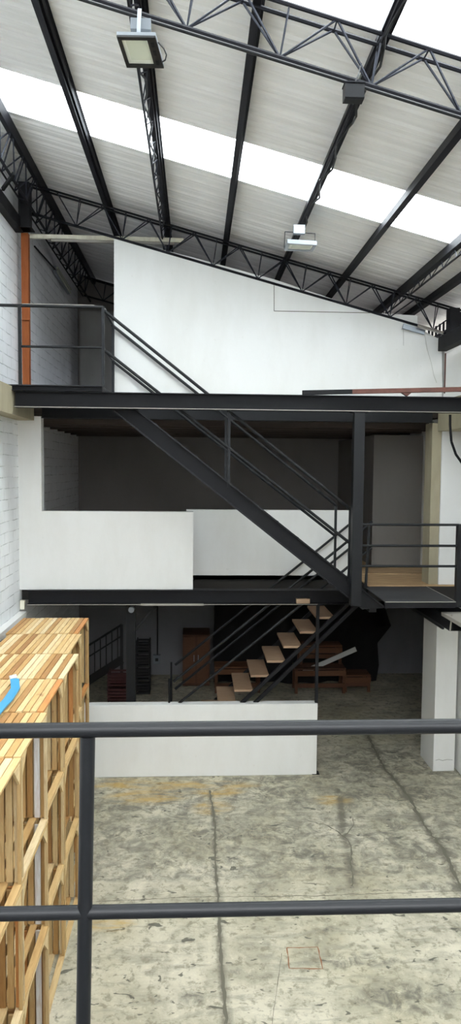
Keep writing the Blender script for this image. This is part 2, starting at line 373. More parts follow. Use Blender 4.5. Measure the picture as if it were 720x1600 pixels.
# concrete ledge beams along the side walls
xl = at(21, 620, YS).x
struct(MB().box(XL, xl, 2.5, YF-.02, at(10, 645, YS).z-.02, at(10, 604, YS).z, ch=.01).build('trim_ledge_left', 'khaki'))
struct(MB().box(at(690, 660, 9.2).x, XR, 7.4, yc, at(700, 672, 9.0).z, ZU-.03, ch=.01).build('trim_ledge_right', 'khaki'))
struct(MB().box(XC0-.13, XC0-.002, yc+.02, yc+.3, ZM, 4.8).build('wall_column_return', 'khaki'))
struct(MB().box(XL, XL+.1, 2.2, YF, 0.0, .0+at(34, 966, YF).z).build('trim_ledge_low', 'white')) if False else None
e_ = onx(20, 973, XL+.05)
struct(MB().box(XL, XL+.09, 5.5, YF-.03, e_.z-.03, e_.z+.03, ch=.008).build('trim_wall_ledge', 'white'))
p = at(36, 945, YF-.05)
tag(MB().box(p.x-.035, p.x+.02, YF-.07, YF-.021, p.z-.06, p.z+.06, ch=.005).build('socket_box', 'cream'), 'small cream electrical box at the foot of the white pier by the blockwork wall', 'electrical box')
# mezzanine slabs
swx0 = xc-.2; swx1 = at(560, 930, 9.8).x
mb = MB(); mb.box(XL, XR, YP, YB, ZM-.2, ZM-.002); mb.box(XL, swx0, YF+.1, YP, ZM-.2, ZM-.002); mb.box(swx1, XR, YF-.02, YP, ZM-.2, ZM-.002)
M['darkslab'] = mat('shade_dark_soffit', srgb(44, 42, 40), .9)[0]  # near-black colour puts extra shade into the ground floor room
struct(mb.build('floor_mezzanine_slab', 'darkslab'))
struct(MB().box(swx1+.005, XR, YF-.02, YP+.02, ZM, ZM+.014).box(XL, XR, YP+.11, YB, ZM, ZM+.014).build('floor_mezzanine', 'ply'))
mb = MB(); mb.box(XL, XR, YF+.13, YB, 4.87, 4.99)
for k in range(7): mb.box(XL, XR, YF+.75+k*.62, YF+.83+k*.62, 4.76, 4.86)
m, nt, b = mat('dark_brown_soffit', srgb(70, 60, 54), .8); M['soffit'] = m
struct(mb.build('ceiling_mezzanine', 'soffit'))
# closed room block at the back of the mezzanine (pale grey partition)
YQ = 11.2; xq = at(582, 790, YQ).x
struct(MB().box(xq, XR, YQ, YQ+.12, ZM+.014, 4.72).box(xq, xq+.12, YQ+.12, YB, ZM+.014, 4.72).build('wall_partition', 'dark_wall'))
# upper room end: grey partition beyond the landing
Yu = 13.2
struct(MB().box(at(125, 550, Yu).x, .5, Yu, Yu+.1, 5.0, at(140, 486, Yu).z).build('wall_upper_grey', 'grey_wall'))
# camera side gallery: slab under the viewer
struct(MB().box(XL, XR, -4, 1.62, 2.42, 2.6).build('floor_gallery', 'deck'))
# ------------------------------------------------------------------ roof
def sheet(name, m, ya, yb, n=5, x0=-2.75, x1=4.05, h=.02, dz=0):
    mb = MB(); prof = []
    p = (yb-ya)/n
    for k in range(n):
        y = ya+k*p
        prof += [(y, 0), (y+p*.30, 0), (y+p*.40, h), (y+p*.52, h), (y+p*.62, 0), (y+p*.72, 0), (y+p*.76, h*.25), (y+p*.86, h*.25), (y+p*.9, 0)]
    prof.append((yb, 0))
    A = [mb.bm.verts.new((x0, y, roofz(x0)+z+dz)) for y, z in prof]; B = [mb.bm.verts.new((x1, y, roofz(x1)+z+dz)) for y, z in prof]
    for i in range(len(prof)-1): mb.bm.faces.new((A[i], A[i+1], B[i+1], B[i]))
    o = mb.build(name, m); sd = o.modifiers.new('t', 'SOLIDIFY'); sd.thickness = .002; struct(o); return o
ya = at(305, 198, YF); 
def yroof(x, y):
    # where the ray meets the roof plane
    r = ray(x, y); t = (RC+.13-EYE.z)/(r.z-RSL*r.x); return (EYE+r*t).y
S1 = yroof(305, 199); S2 = yroof(305, 261); S0 = yroof(560, 41)
print('skylight', S1, S2, S0, 'slope', RSL, RC)
w_ = (S1-S0)/2
sheets = []
sky = [(S1, S2), (S0-.95, S0), (S0-3.9, S0-2.95), (S0-6.9, S0-5.95)]
sheet('window_1', 'skylight', S1, S2, 5); sheet('window_2', 'skylight', S0-.95, S0, 5); sheet('window_3', 'skylight', S0-3.9, S0-2.95, 5); sheet('window_4', 'skylight', S0-6.9, S0-5.95, 5)
segs = [(S0, S0+w_+.04), (S0+w_, S1)] + [(S0-1.95-1.02, S0-1.93), (S0-1.95, S0-.95), (S0-4.95, S0-3.9), (S0-5.95, S0-4.93)]
y = S2; L = (14.25-S2)/6
for k in range(6): segs.append((y, y+L+.03)); y += L
for k, (p, q) in enumerate(segs): sheet('ceiling', 'roof', p, q, dz=.004*(k % 2))

# ------------------------------------------------------------------ roof steel
def purlin(x, label, lattice=0, w=.055, h=.11, y0=-3.5, y1=14.0):
    z = rz(x)+.12-h/2+.0
    t = thing('roof_purlin', label, 'roof beam', (x, 0, z), 'purlins under the roof sheets')
    MB().channel((x-.02, y0, z), (x-.02, y1, z), w, h, .008, 1, RN).channel((x+w/2+.0, y0+.01, z+.012), (x+w/2, y1-.01, z+.012), .02, h*.72, .006, 1, RN).build('flange', 'truss', t)
    if lattice:
        d = -RN*lattice; ox = x+d.x; oz = z+d.z
        MB().tube((ox, y0, oz), (ox, y1, oz), .011, 6).build('bottom_chord', 'truss', t)
        mb = MB(); y = y0+.1; k = 0
        while y < y1-.4:
            mb.tube((x, y, z-h/2), (ox, y+.2, oz), .006, 5); mb.tube((ox, y+.2, oz), (x, y+.4, z-h/2), .006, 5); y += .4
        mb.build('web', 'lattice', t)
    return t
def xof(px, py):
    r = ray(px, py); # x such that (x, rz(x)+.06-ish) lies on this vertical/depth ray
    k = (r.x-0)/1.0
    # line through the vanishing point: X/(Z-eye) = r.x/r.z
    q = r.x/r.z; return q*(RC+.06-EYE.z)/(1-q*RSL)
PX = [xof(60, 3), xof(221, 30), xof(398, 30), xof(612, 20), xof(722, 196), xof(716, 377), xof(712, 438)]
print('purlins', PX)
purlin(PX[0], 'plain dark purlin, next one in from the blockwork wall truss')
purlin(PX[1], 'latticed purlin running up behind the big square floodlight', .19, .05, .1)
purlin(PX[2], 'plain dark purlin between the big floodlight and the junction box')
purlin(PX[3], 'latticed purlin above the junction box and the small floodlight', .11, .07, .1)
purlin(PX[4], 'plain dark purlin just past the junction box towards the low eave')
purlin(PX[5], 'latticed purlin nearest the low eave side with rods beneath', .2, .06, .12)
purlin(PX[6], 'lowest plain dark purlin, closest to the low eave')
# lattice girder following the high wall
xw = xof(2, 172); zw = rz(xw)+.05
t = thing('wall_girder', 'dark latticed girder running along the top of the blockwork wall', 'truss', (xw, 0, zw))
MB().bar((xw, -3.5, zw), (xw, 14, zw), .06, .1, RN).build('top_chord', 'truss', t)
lo = zw-.40; xo = xw-.06
MB().tube((xo, -3.5, lo), (xo, 13.9, lo), .018, 6).tube((xo-.14, -3.5, lo+.1), (xo-.14, 13.9, lo+.1), .012, 6).build('bottom_chord', 'truss', t)
mb = MB(); y = -3.3
while y < 13.3:
    for ox, oz in ((xo, lo), (xo-.14, lo+.1)):
        mb.tube((xw, y, zw), (ox, y+.28, oz), .009, 5); mb.tube((ox, y+.28, oz), (xw, y+.5, zw), .009, 5)
    mb.tube((xo, y+.28, lo), (xo-.14, y+.5, lo+.1), .007, 5); y += .56
mb.build('web', 'lattice', t)
# transverse trusses
def truss(Y, label, x0, x1, nod, h, dy=.055, pan=.583, ext=None):
    t = thing('roof_truss', label, 'truss', (0, Y, rz(0)), 'trusses spanning the hall')
    P = lambda x, dn, yy=0: V((x, Y+yy, rz(x)-dn))
    MB().tube(P(x0, 0, -dy), P(x1, 0, -dy), .014, 6).build('top_chord', 'truss', t)
    MB().tube(P(x0, 0, dy), P(x1, 0, dy), .014, 6).build('top_chord', 'truss', t)
    MB().tube(P(x0, h), P(x1, h), .017, 8).build('bottom_chord', 'truss', t)
    mb = MB(); x = nod
    while x-pan > x0: x -= pan
    while x < x1:
        for s in (-dy, dy):
            if x-.24*1 > x0: mb.tube(P(x, h), P(x-.235, 0, s), .008, 5)
            if x+.34 < x1: mb.tube(P(x, h), P(x+.345, 0, s), .008, 5)
            if x+.06 < x1: mb.tube(P(x, h), P(x+.05, 0, s), .006, 5)
        for s in (x-.235, x+.05):
            if x0 < s < x1: mb.tube(P(s, 0, -dy), P(s, 0, dy), .006, 5)
        x += pan
    mb.build('web', 'lattice', t); return t
YT = 4.56; hT = rz(at(560, 142, YT).x)-at(560, 142, YT).z
print('truss h', hT, 'far', rz(at(560, 479, YF).x)-at(560, 479, YF).z, rz(at(560,60,YT).x)-at(560,60,YT).z)
truss(YT, 'open lattice roof truss crossing above the big square floodlight', -2.2, 3.6, at(437, 101, YT).x, .30)
truss(YF, 'lattice roof truss sitting along the sloping top of the white wall', -2.1, 3.5, at(262, 402, YF).x, .34)
truss(0.0, 'lattice roof truss over the gallery', -2.2, 3.6, 0, .30)
t = truss(13.6, 'lattice roof truss at the far end above the upper room', -2.1, 3.5, 0, .34)
# conduit slung below the near truss
mb = MB(); za = rz(0)-.30
mb.tube(V((-2.2, YT-.04, rz(-2.2)-.345)), V((3.45, YT-.04, rz(3.45)-.345)), .011, 8)
tag(mb.build('conduit', 'rail'), 'thin steel conduit pipe slung just below the truss with the big floodlight', 'pipe')
# posts and long beams on the wall tops
def post(x0, x1, y0, y1, z0, z1, label, m='steel'):
    t = thing('steel_post', label, 'post', ((x0+x1)/2, (y0+y1)/2, z0))
    MB().box(x0, x1, y0, y1, z0, z1, ch=.004).build('shaft', m, t)
    MB().box(x0-.03, x1+.03, y0-.03, y1+.03, z0, z0+.012).build('base_plate', m, t)
    return t
zlb = at(38, 360, YF-.1).z
x30 = at(30, 330, YF-.15).x; x48 = at(47, 330, YF-.15).x
post(max(x30, XL+.01), x48, YF-.2, YF-.05, zlb+.0, rz(x48)-.02, 'short black steel post under the roof truss above the orange timber')
tag(MB().bar((XL+.05, -3.5, zlb+.06), (XL+.05, YF-.05, zlb+.06), .1, .15, ch=.004).build('wall_top_beam', 'steel'), 'black steel beam running along the upper blockwork wall', 'beam')
tag(MB().bar(at(4, 296, 8.2), at(22, 271, 8.0), .03, .04).build('diagonal_brace', 'steel'), 'short black diagonal brace between wall beam and lattice girder', 'brace')
xr7, xr8 = at(701, 500, YF-.1).x, at(716, 500, YF-.1).x
zr = at(700, 541, YF-.1).z
post(xr7, xr8, YF-.15, YF, at(708, 530, YF-.1).z, rz(xr8)-.0, 'short black steel post carrying the low end of the roof truss')
tag(MB().bar((xr7-.04, -3.5, zr+.04), (xr7-.04, YF-.0, zr+.04), .12, .18, ch=.004).build('eave_beam', 'steel'), 'black box beam running along the top of the low side wall', 'beam')
t = thing('eave_grille', 'row of thin vertical dark bars in the opening under the low eave', 'grille', (XR-.1, 11, 5.8))
MB().bar((XR-.1, -3.8, 5.88), (XR-.1, 13.9, 5.88), .04, .04).bar((XR-.1, -3.8, 6.14), (XR-.1, 13.9, 6.14), .04, .04).build('frame', 'truss', t)
mb = MB(); y = 5.0
while y < 13.8: mb.bar((XR-.1, y, 5.86 if y < YF+.6 else 5.12), (XR-.1, y, 6.3), .022, .03, V((0, 1, 0))); y += .16
mb.build('bars', 'truss', t)
# galvanised bracket and rail at the end of the white wall
a = at(630, 509, YF-.06); b2 = at(664, 519, YF-.06); a.y = b2.y = YF-.04
tag(MB().bar(a, b2, .03, .065, ch=.003).build('galvanised_bracket', 'galv'), 'bluish galvanised channel fixed across the top corner of the white wall', 'bracket')
t = thing('angle_iron_arm', 'thin angle iron arm reaching from white wall to eave beam', 'bracket', tuple(at(652, 510, YF-.1)))
a = at(652, 509, YF-.1); b2 = at(692, 521, YF-.1); MB().channel(a, b2, .03, .035, .005).build('arm', 'scuff', t)
MB().bar(b2, b2+V((0, 0, -.18)), .025, .025, V((0, 1, 0))).build('drop_leg', 'steel', t)
# thin cable hanging on white wall
pp = [(663, 520), (667, 545), (673, 565), (678, 588), (682, 598)]
tag(MB().path([at(x, y, YF-.012) for x, y in pp], .003, 5).build('loose_cable', 'wirew'), 'thin pale cable dangling down the white wall near its corner', 'cable')

# ------------------------------------------------------------------ upper left: cream track, orange timber, fluorescent lamp
a = at(43, 369, YF+.2); b2 = at(287, 376, YF+.2); a.y = b2.y = YF+.2
t = thing('door_track', 'rusty cream painted track spanning from blockwork wall to behind white wall', 'rail', tuple(a))
MB().bar(a, b2, .04, .055, ch=.003).build('upper_rail', 'cream', t)
c = at(80, 375.5, YF+.16); d = at(272, 381, YF+.16); c.y = d.y = YF+.16
MB().bar(c, d, .03, .03).build('lower_rail', 'scuff', t)
x34 = at(35, 480, YF).x; x47 = at(46, 480, YF).x
t = thing('timber_post', 'orange varnished timber post standing against the blockwork wall', 'post', (x34, YF, ZU))
MB().box(x34, x47, YF-.04, YF+.05, ZU, at(40, 365, YF).z, ch=.004).build('shaft', 'orange', t)
p = at(46, 488, YF-.06); MB().box(p.x-.09, p.x+.005, YF-.07, YF-.04, p.z-.1, p.z+.08, ch=.006).build('block', 'orange', t)
pa = onx(54, 385, XL+.05); pb = onx(86, 421, XL+.05); pc = onx(107, 455, XL+.07)
tag(MB().tube(pa, pb, .012, 8).build('wall_conduit', 'truss'), 'dark conduit leading down the blockwork wall to the fluorescent lamp', 'pipe')
t = thing('fluorescent_lamp', 'dusty fluorescent batten lamp mounted on the blockwork wall of the upper room', 'lamp', tuple(pb))
MB().bar(pb, pc, .12, .05, V((1, 0, 0)), ch=.01).build('housing', 'galv', t)
dd = V((.035, 0, .03)); MB().tube(pb+dd, pc+dd, .014, 8).build('tube', 'lens', t)
dd = V((.035, 0, -.03)); MB().tube(pb+dd, pc+dd, .014, 8).build('tube', 'lens', t)

# ------------------------------------------------------------------ bridge beam, facade beams
zt_ = at(300, 614.5, YS-.06).z; zb_ = at(300, 639.5, YS-.06).z
t = thing('bridge_beam', 'long black I-beam crossing the whole hall in front of the upper wall', 'beam', (0, YS, zb_))
xbl = at(21, 620, YS-.06).x+.0
MB().ibeam((xbl+.006, YS, (zt_+zb_)/2), (XR-.01, YS, (zt_+zb_)/2), .12, zt_-zb_, .01).build('profile', 'steel', t)
MB().box(xbl+.006, XR-.02, YS-.063, YS-.0605, zb_, zb_+.009).build('worn_edge', 'scuff', t)
zq = at(400, 657, YF).z
tag(MB().ibeam((xb, YF+.05, (zq+4.99)/2), (XC0-.14, YF+.05, (zq+4.99)/2), .14, 4.99-zq, .01).build('soffit_beam', 'rail'), 'grey steel beam carrying the white upper wall above the mezzanine opening', 'beam')
zb2 = at(300, 945, YF-.06).z; zt2 = zb-.004
t = thing('mezzanine_beam', 'black I-beam under the white mezzanine parapet', 'beam', (0, YF, zb2))
xm = at(42, 930, YF-.06).x; xm2 = at(566, 930, YF-.06).x
MB().ibeam((xm, YF+.02, (zb2+zt2)/2), (xm2, YF+.02, (zb2+zt2)/2), .16, zt2-zb2, .012).build('profile', 'steel', t)
MB().box(xm, at(495, 940, YF).x, YF-.064, YF-.0605, zb2, zb2+.008).build('worn_edge', 'scuff', t)
a = at(220, 943, YF-.07); b2 = at(318, 943, YF-.07)
tag(MB().box(a.x, b2.x, YF-.11, YF-.066, zb2-.004, zb2+.022, ch=.004).build('batten', 'scuff'), 'pale battered wooden batten stuck on the lower flange of the black beam', 'batten')
a = at(463, 943, YF-.06); b2 = at(484, 936, YF-.06)
tag(MB().box(a.x, b2.x, YF-.058, YF+.014, zb2+.0125, b2.z, .9, ch=.004).build('wood_block', 'tread'), 'small pale wood block tucked into the web of the black beam', 'wood block')
tag(MB().ibeam((xc-.3, YP+.05, at(400, 906, YP).z-.11), (at(560, 900, YP).x, YP+.05, at(400, 906, YP).z-.11), .1, .21, .01).build('stairwell_beam', 'steel'), 'black beam under the recessed parapet behind the stairwell', 'beam')
# red primed tube lying on the bridge beam
a = at(472, 613.5, YS-.02); a.z = zt_+.028; b2 = at(724, 608.5, YS-.3)
zz = zt_+.028
t = thing('steel_tube', 'square steel tube lying on the bridge beam, half black and half red primer', 'steel tube', tuple(a))
A_ = V((a.x, YS-.02, zz)); B_ = V((XR-.03, YS-.30, zz+.055)); C_ = A_.lerp(B_, .24)
MB().bar(C_, B_, .05, .052, ch=.003).build('primed_length', 'rust', t); MB().bar(A_, C_, .05, .052, ch=.003).build('painted_length', 'steel', t)
p = at(636, 613, YS-.05); tag(MB().poly([(p.x-.07, YS-.06, zt_+.043), (p.x+.05, YS-.06, zt_+.043), (p.x, YS-.06, zt_+.001)], (0, .05, 0)).build('wedge', 'rust'), 'small rusty wedge propping the red primed tube', 'wedge')
# hanging bent strap at right
pp = [(703, 648), (703, 665), (705, 690), (712, 710), (722, 724)]
tag(MB().path([at(x, y, YS+.25) for x, y in pp], .016, 8).build('bent_strap', 'steel'), 'bent black pipe hanging below the end of the bridge beam', 'pipe')

# ------------------------------------------------------------------ upper staircase with landings
YA, YBk = YS+.13, YS+1.0                            # stair sides (front, back)
def stair_line(px, py, Y): p = at(px, py, Y); p.y = Y; return p
t = thing('upper_staircase', 'long straight black steel stair descending from the upper landing to the lower one', 'staircase', tuple(stair_line(590, 945, YA)))
s0 = stair_line(176, 622, YA); s1 = stair_line(590, 953.5, YA)
dirv = (s1-s0).normalized()
quad = [(155, 625), (155, 620), (190, 620), (604, 950), (565, 952)]
for Y, sg in ((YA, -1), (YBk, 1)):
    Q = [stair_line(a, b, YA) for a, b in quad]
    for p in Q: p.y = Y
    MB().poly(Q, (0, -sg*.008, 0)).build('stringer', 'steel', t)
    for p, q, nm in ((Q[2], Q[3], 'top_flange'), (Q[0], Q[4], 'bottom_flange')):
        d = (q-p).normalized(); nn = V((-d.z, 0, d.x)); nn = nn if nn.z > 0 else -nn
        off = -nn*.008 if nm == 'top_flange' else nn*.008
        MB().bar(p+off+V((0, sg*.026, 0)), q+off+V((0, sg*.026, 0)), .05, .016).build(nm, 'rail', t)
nst = 13; 
for k in range(nst):
    f = (k+.5)/nst; p = s0.lerp(s1, f); MB().box(p.x-.13, p.x+.13, YA+.01, YBk-.01, p.z-.012, p.z+.012).build('tread', 'deck', t)
for Y in (YA, YBk):
    dz = stair_line(440, 821, YA).z
    top = (stair_line(161, 484, YA), stair_line(549, 797, YA)); mid = (stair_line(163, 547, YA), stair_line(547, 849, YA))
    for nm, (p, q) in (('handrail', top), ('middle_rail', mid)):
        MB().tube(V((p.x, Y, p.z)), V((q.x, Y, q.z)), .019, 10).build(nm, 'rail', t, True)
    q = stair_line(547, 797, YA); q2 = stair_line(547, 915, YA)
    MB().bar(V((q.x, Y, q.z)), V((q.x, Y, q2.z)), .03, .03, V((0, 1, 0))).build('end_post', 'rail', t)
    q = stair_line(358, 643, YA); q2 = stair_line(358, 758, YA)
    MB().bar(V((q.x, Y, q.z)), V((q.x, Y, q2.z-.03)), .032, .032, V((0, 1, 0))).build('middle_post', 'rail', t)
# big post dropping from the bridge beam
x5, x6 = at(549, 800, YS).x, at(565, 800, YS).x
t2 = thing('hanger_post', 'square black steel post between bridge beam and lower stair landing', 'post', (x5, YS, ZM))
MB().box(x5+.005, x6+.005, YS-.05, YS+.06, at(555, 946, YS).z, zb_, ch=.004).build('shaft', 'rail', t2)
MB().box(x5-.03, x6+.04, YS-.06, YS+.06, zb_-.012, zb_-.0005).build('top_plate', 'steel', t2)
# upper landing
z0 = zt_+.004; xA = at(22, 605, YS).x; xB = at(161, 605, YS).x
t = thing('upper_landing', 'small black steel landing with pipe railing at the top of the stair', 'platform', (xA, YS, z0))
MB().box(XL+.01, xB, YS-.055, YF-.03, z0+.06, z0+.07).build('deck', 'deck', t)
mb = MB(); mb.channel((XL+.01, YS-.05, z0+.03), (xB, YS-.05, z0+.03), .04, .058, .006, 1); mb.bar((xB-.015, YS-.05, z0+.03), (xB-.015, YF-.03, z0+.03), .03, .058); mb.bar((XL+.01, YF-.05, z0+.03), (xB, YF-.05, z0+.03), .03, .058)
mb.bar((xA+.55, YS-.05, z0+.03), (xA+.55, YF-.03, z0+.03), .04, .05)
mb.build('frame', 'steel', t)
zr1 = at(80, 478.5, YS).z; zr2 = at(80, 542, YS).z
pL = at(31, 540, YS); pR = at(161, 540, YS)
MB().tube((XL+.005, YS, zr1), (pR.x, YS, zr1), .018, 10).build('handrail', 'rail', t, True)
MB().tube((pL.x, YS, zr2), (pR.x, YS, zr2), .014, 10).build('middle_rail', 'rail', t, True)
for x, Y in ((pL.x, YS), (pR.x, YS), (pR.x, YF-.06)):
    MB().bar((x, Y, z0+.07), (x, Y, zr1-.0), .032, .032, V((0, 1, 0))).build('post', 'rail', t)
MB().tube((pR.x, YS, zr1), (pR.x, YF-.06, zr1), .018, 10).build('side_rail', 'rail', t, True)
MB().tube((pR.x, YS, zr2), (pR.x, YF-.06, zr2), .014, 10).build('side_rail', 'rail', t, True)
MB().tube((xA+.1, YS-.001, zr1+.0185), (xB-.1, YS-.001, zr1+.0185), .006, 6).build('chipped_edge', 'scuff', t)
# lower landing
zl = ZM-.005; a = onz(604, 940, zl); b2 = onz(711, 940, zl); c = onz(566, 918, zl); d = onz(684, 918, zl)
print('landing', a, b2, c, d)
yl0 = (a.y+b2.y)/2; xl1 = at(712, 940, yl0).x
t = thing('lower_landing', 'black steel landing with worn deck plate and three-rail pipe railing', 'platform', (a.x, yl0, zl-.07))
xl0 = at(600, 941, yl0).x+.012
MB().box(xl0, xl1, yl0, YF-.025, zl-.012, zl).build('deck', 'deck', t)
mb = MB(); mb.bar((xl0, yl0+.01, zl-.045), (xl1, yl0+.01, zl-.045), .02, .064); mb.bar((xl1-.015, yl0+.021, zl-.045), (xl1-.015, YF-.03, zl-.045), .03, .064)
mb.build('frame', 'steel', t); MB().box(xl0, xl1, yl0-.003, yl0-.0005, zl-.008, zl).build('worn_edge', 'scuff', t)
MB().box(xl0-.10, xl0-.012, yl0+.35, YF-.04, zl-.2, zl-.07).build('bracket', 'rail', t)
MB().bar((xl1-.01, yl0+.02, zl+.005), (xl1-.01, YF-.03, zl+.005), .006, .006).build('worn_edge', 'scuff', t)
xp0 = at(566, 820, yl0).x; pz = [at(640, yy, yl0).z for yy in (820, 853, 885)]
for i, z in enumerate(pz): MB().tube((xp0, yl0+.02, z), (xl1+.02, yl0+.02, z), .015, 10).build('handrail' if i == 0 else 'lower_rail', 'rail', t, True)
MB().box(xl1-.0, xl1+.075, yl0-.01, yl0+.065, zl-.07, pz[0]+.01, ch=.004).build('corner_post', 'rail', t)
p = at(571, 913, YF-.1); q = at(579, 822, YF-.1); MB().bar(V((p.x, YF-.1, zl)), V((q.x-.02, YF-.1, q.z)), .03, .03, V((0, 1, 0))).build('end_post', 'rail', t)
# channel under the landing (old crane rail support)
xg = 2.98; zg = 2.30
pg = at(702, 986, 8.1); xg = pg.x; zg = pg.z
t = thing('steel_gutter', 'open black steel channel running under the lower landing towards the side wall', 'beam', (xg, 8.1, zg))
w1, hg = .26, .2
MB().prism([(0, 0), (w1, 0), (w1, hg), (w1-.008, hg), (w1-.008, .008), (.0, .008)], (xg, 8.1, zg), (xg, YF+.9, zg), tone=.5).build('trough', 'steel', t)
MB().prism([(0, 0), (.012, .0), (.03, hg), (.018, hg)], (xg-.0, 8.09, zg), (xg, 8.11, zg)).build('end_lip', 'scuff', t)
MB().bar((xg-.07, 8.12, zg+.03), (xg-.07, YF+.9, zg+.03), .025, .03).build('inner_angle', 'rail', t)
p = at(703, 966, 8.05)
tag(MB().box(p.x, XR-.005, 7.5, 8.35, p.z-.03, p.z+.015, ch=.006).build('concrete_slab', 'scuff'), 'broken pale slab edge jutting beside the lower landing', 'slab')

# ------------------------------------------------------------------ lower staircase
ya_, yb_ = YF+.09, YP-.05
p0 = at(505, 946, yb_); rise = .2; run = .222
t = thing('lower_staircase', 'black steel stair with pale wooden treads rising behind the low white wall', 'staircase', (p0.x-run*11, ya_, 0))
xt = p0.x+.0; ztp = p0.z
k0 = int(ztp/rise); steps = []
n = 0
for k in range(-2, 11):
    x = xt-.24-k*run; z = ztp-k*rise
    if z < .12: break
    if z > ZM-.15: continue
    MB().box(x, x+.25, ya_+.015, yb_-.015, z-.03, z, random.random()).build('tread', 'tread', t); steps.append((x, z))
xtop, ztop = steps[0]; xbot, zbot = steps[-1]
sl = V((run, 0, rise)).normalized()
pA = V((xbot-.25, 0, zbot-.2)); pA = V((xbot, 0, zbot))-sl*(zbot-.1)/sl.z; pB = V((xtop+.25, 0, ztop+.0))+sl*.22
for Y in (ya_, yb_):
    if Y == ya_: lns = [((379, 1097), (538, 949)), ((414, 1083), (554, 949))]
    else: lns = [((340, 1091), (490, 953))]
    for u_, v_ in lns:
        u_ = at(*u_, Y); v_ = at(*v_, Y); d_ = (v_-u_).normalized(); e_ = u_-d_*((u_.z-.03)/d_.z)
        MB().bar(e_, v_+d_*.18, .04, .05, ch=.004).build('stringer', 'steel', t)
    for h, nm in ((.98, 'handrail'), (.62, 'middle_rail')):
        MB().tube(V((pA.x+.35, Y, pA.z+.2+h)), V((pB.x+.1, Y, pB.z+h-.02)), .018, 8).build(nm, 'rail', t, True)
    for f in (.1,):
        q = pA.lerp(pB, f); MB().tube(V((q.x, Y, q.z+.02)), V((q.x, Y, q.z+.98)), .014, 8).build('post', 'rail', t, True)
# posts on the ground floor
x1_, x2_ = at(198, 1020, YF+.3).x, at(212, 1020, YF+.3).x
t = post(x1_, x2_, YF+.22, YF+.34, 0, ZM-.21, 'grey steel column rising behind the low wall beside the black crates', 'rail')
MB().bar(((x1_+x2_)/2+.06, YF+.28, 1.95), ((x1_+x2_)/2+.42, YF+.28, 2.38), .03, .04).build('brace', 'rail', t)
p = at(205.5, 952, YF+.2); MB().tube(p+V((0, .02, 0)), p+V((0, -.05, 0)), .04, 12).build('lamp_cap', 'galv', t)
x1_ = at(495, 1020, ya_-.03).x
post(x1_-.02, x1_+.02, ya_+.0-.06, ya_-.02, 0, zb2-.003, 'thin black prop standing at the open end of the low wall')

# ------------------------------------------------------------------ ground floor room contents
cab = at(285, 1075, 13.2); cb2 = at(325, 992, 13.2)
t = thing('cabinet', 'brown wooden cabinet against the back wall of the ground floor', 'cabinet', ((cab.x+cb2.x)/2, 13.4, 0))
MB().box(cab.x, min(cb2.x+.3,.3), 13.2, 13.8, 0.02, cb2.z, .2, ch=.006).build('body', 'brown', t)
wx = .3-cab.x
for k in (0, 1): 
    dr = MB().box(cab.x+.02+k*wx/2, cab.x+wx/2-.01+k*wx/2-.01, 13.18, 13.2, .08, cb2.z-.03, .6, ch=.004).build('door', 'brown', t)
    MB().box(cab.x+wx/2-.05+k*.08, cab.x+wx/2-.035+k*.08, 13.16, 13.18, .5, .62).build('handle', 'galv', t)
# electric box with conduit
p = at(245, 1029, YB-.03)
t = thing('switch_box', 'grey electrical switch box on the ground floor back wall', 'switch box', (p.x, YB, p.z))
MB().box(p.x-.07, p.x+.07, YB-.08, YB-.001, p.z-.1, p.z+.08, ch=.006).build('case', 'galv', t)
MB().box(p.x-.03, p.x+.03, YB-.09, YB-.08, p.z-.04, p.z+.02).build('switch', 'blackpl', t)
MB().tube((p.x+.01, YB-.03, p.z+.08), (p.x+.01, YB-.03, ZM-.21), .014, 8).build('conduit', 'wire', t)
# crate stacks in the dark
def slat_crate(name, label, m, loc, wd, dp, h, group):
    t = thing(name, label, 'crate', loc, group)
    x, y, z = loc; a = .02
    mb = MB()
    for k in range(4):
        zz = z+.01+k*(h-.02)/4
        mb.box(x-wd/2, x+wd/2, y-dp/2, y-dp/2+.012, zz, zz+(h/4)*.6); mb.box(x-wd/2, x+wd/2, y+dp/2-.012, y+dp/2, zz, zz+(h/4)*.6)
        mb.box(x-wd/2, x-wd/2+.012, y-dp/2+.013, y+dp/2-.013, zz, zz+(h/4)*.6); mb.box(x+wd/2-.012, x+wd/2, y-dp/2+.013, y+dp/2-.013, zz, zz+(h/4)*.6)
    mb.build('sides', m, t)
    mb = MB()
    for sx in (-1, 1):
        for sy in (-1, 1): mb.box(x+sx*(wd/2-.015)-.012, x+sx*(wd/2-.015)+.012, y+sy*(dp/2-.028)-.012, y+sy*(dp/2-.028)+.012, z+.003, z+h-.003)
    mb.build('corner_posts', m, t)
    MB().box(x-wd/2+.03, x+wd/2-.03, y-dp/2+.03, y+dp/2-.03, z+.005, z+.015).build('bottom', m, t)
    return t
p = onz(224, 1070, 0); y_ = 12.9; p = at(224, 1085, y_); hh = at(224, 998, y_).z/4
words = ['at the foot of', 'second from the floor in', 'third from the floor in', 'on top of']
c0_ = slat_crate('bottle_crate', 'black slatted plastic crate ' + words[0] + ' the stack beside the steel column', 'blackpl', (p.x, y_, 0), .26, .3, hh-.005, 'black crates behind the steel column')
for k in range(1, 4): dup(c0_, (p.x, y_, hh*k), 'black slatted plastic crate ' + words[k] + ' the stack beside the steel column')
y_ = 11.2; p = at(187, 1085, y_); hr = at(187, 1047, y_).z/4
c0_ = slat_crate('bottle_crate', 'dark red plastic crate ' + words[0] + ' the short red stack', 'redpl', (p.x, y_, 0), .36, .3, hr-.005, 'dark red crates by the back railing')
for k in range(1, 4): dup(c0_, (p.x, y_, hr*k), 'dark red plastic crate ' + words[k] + ' the short red stack')
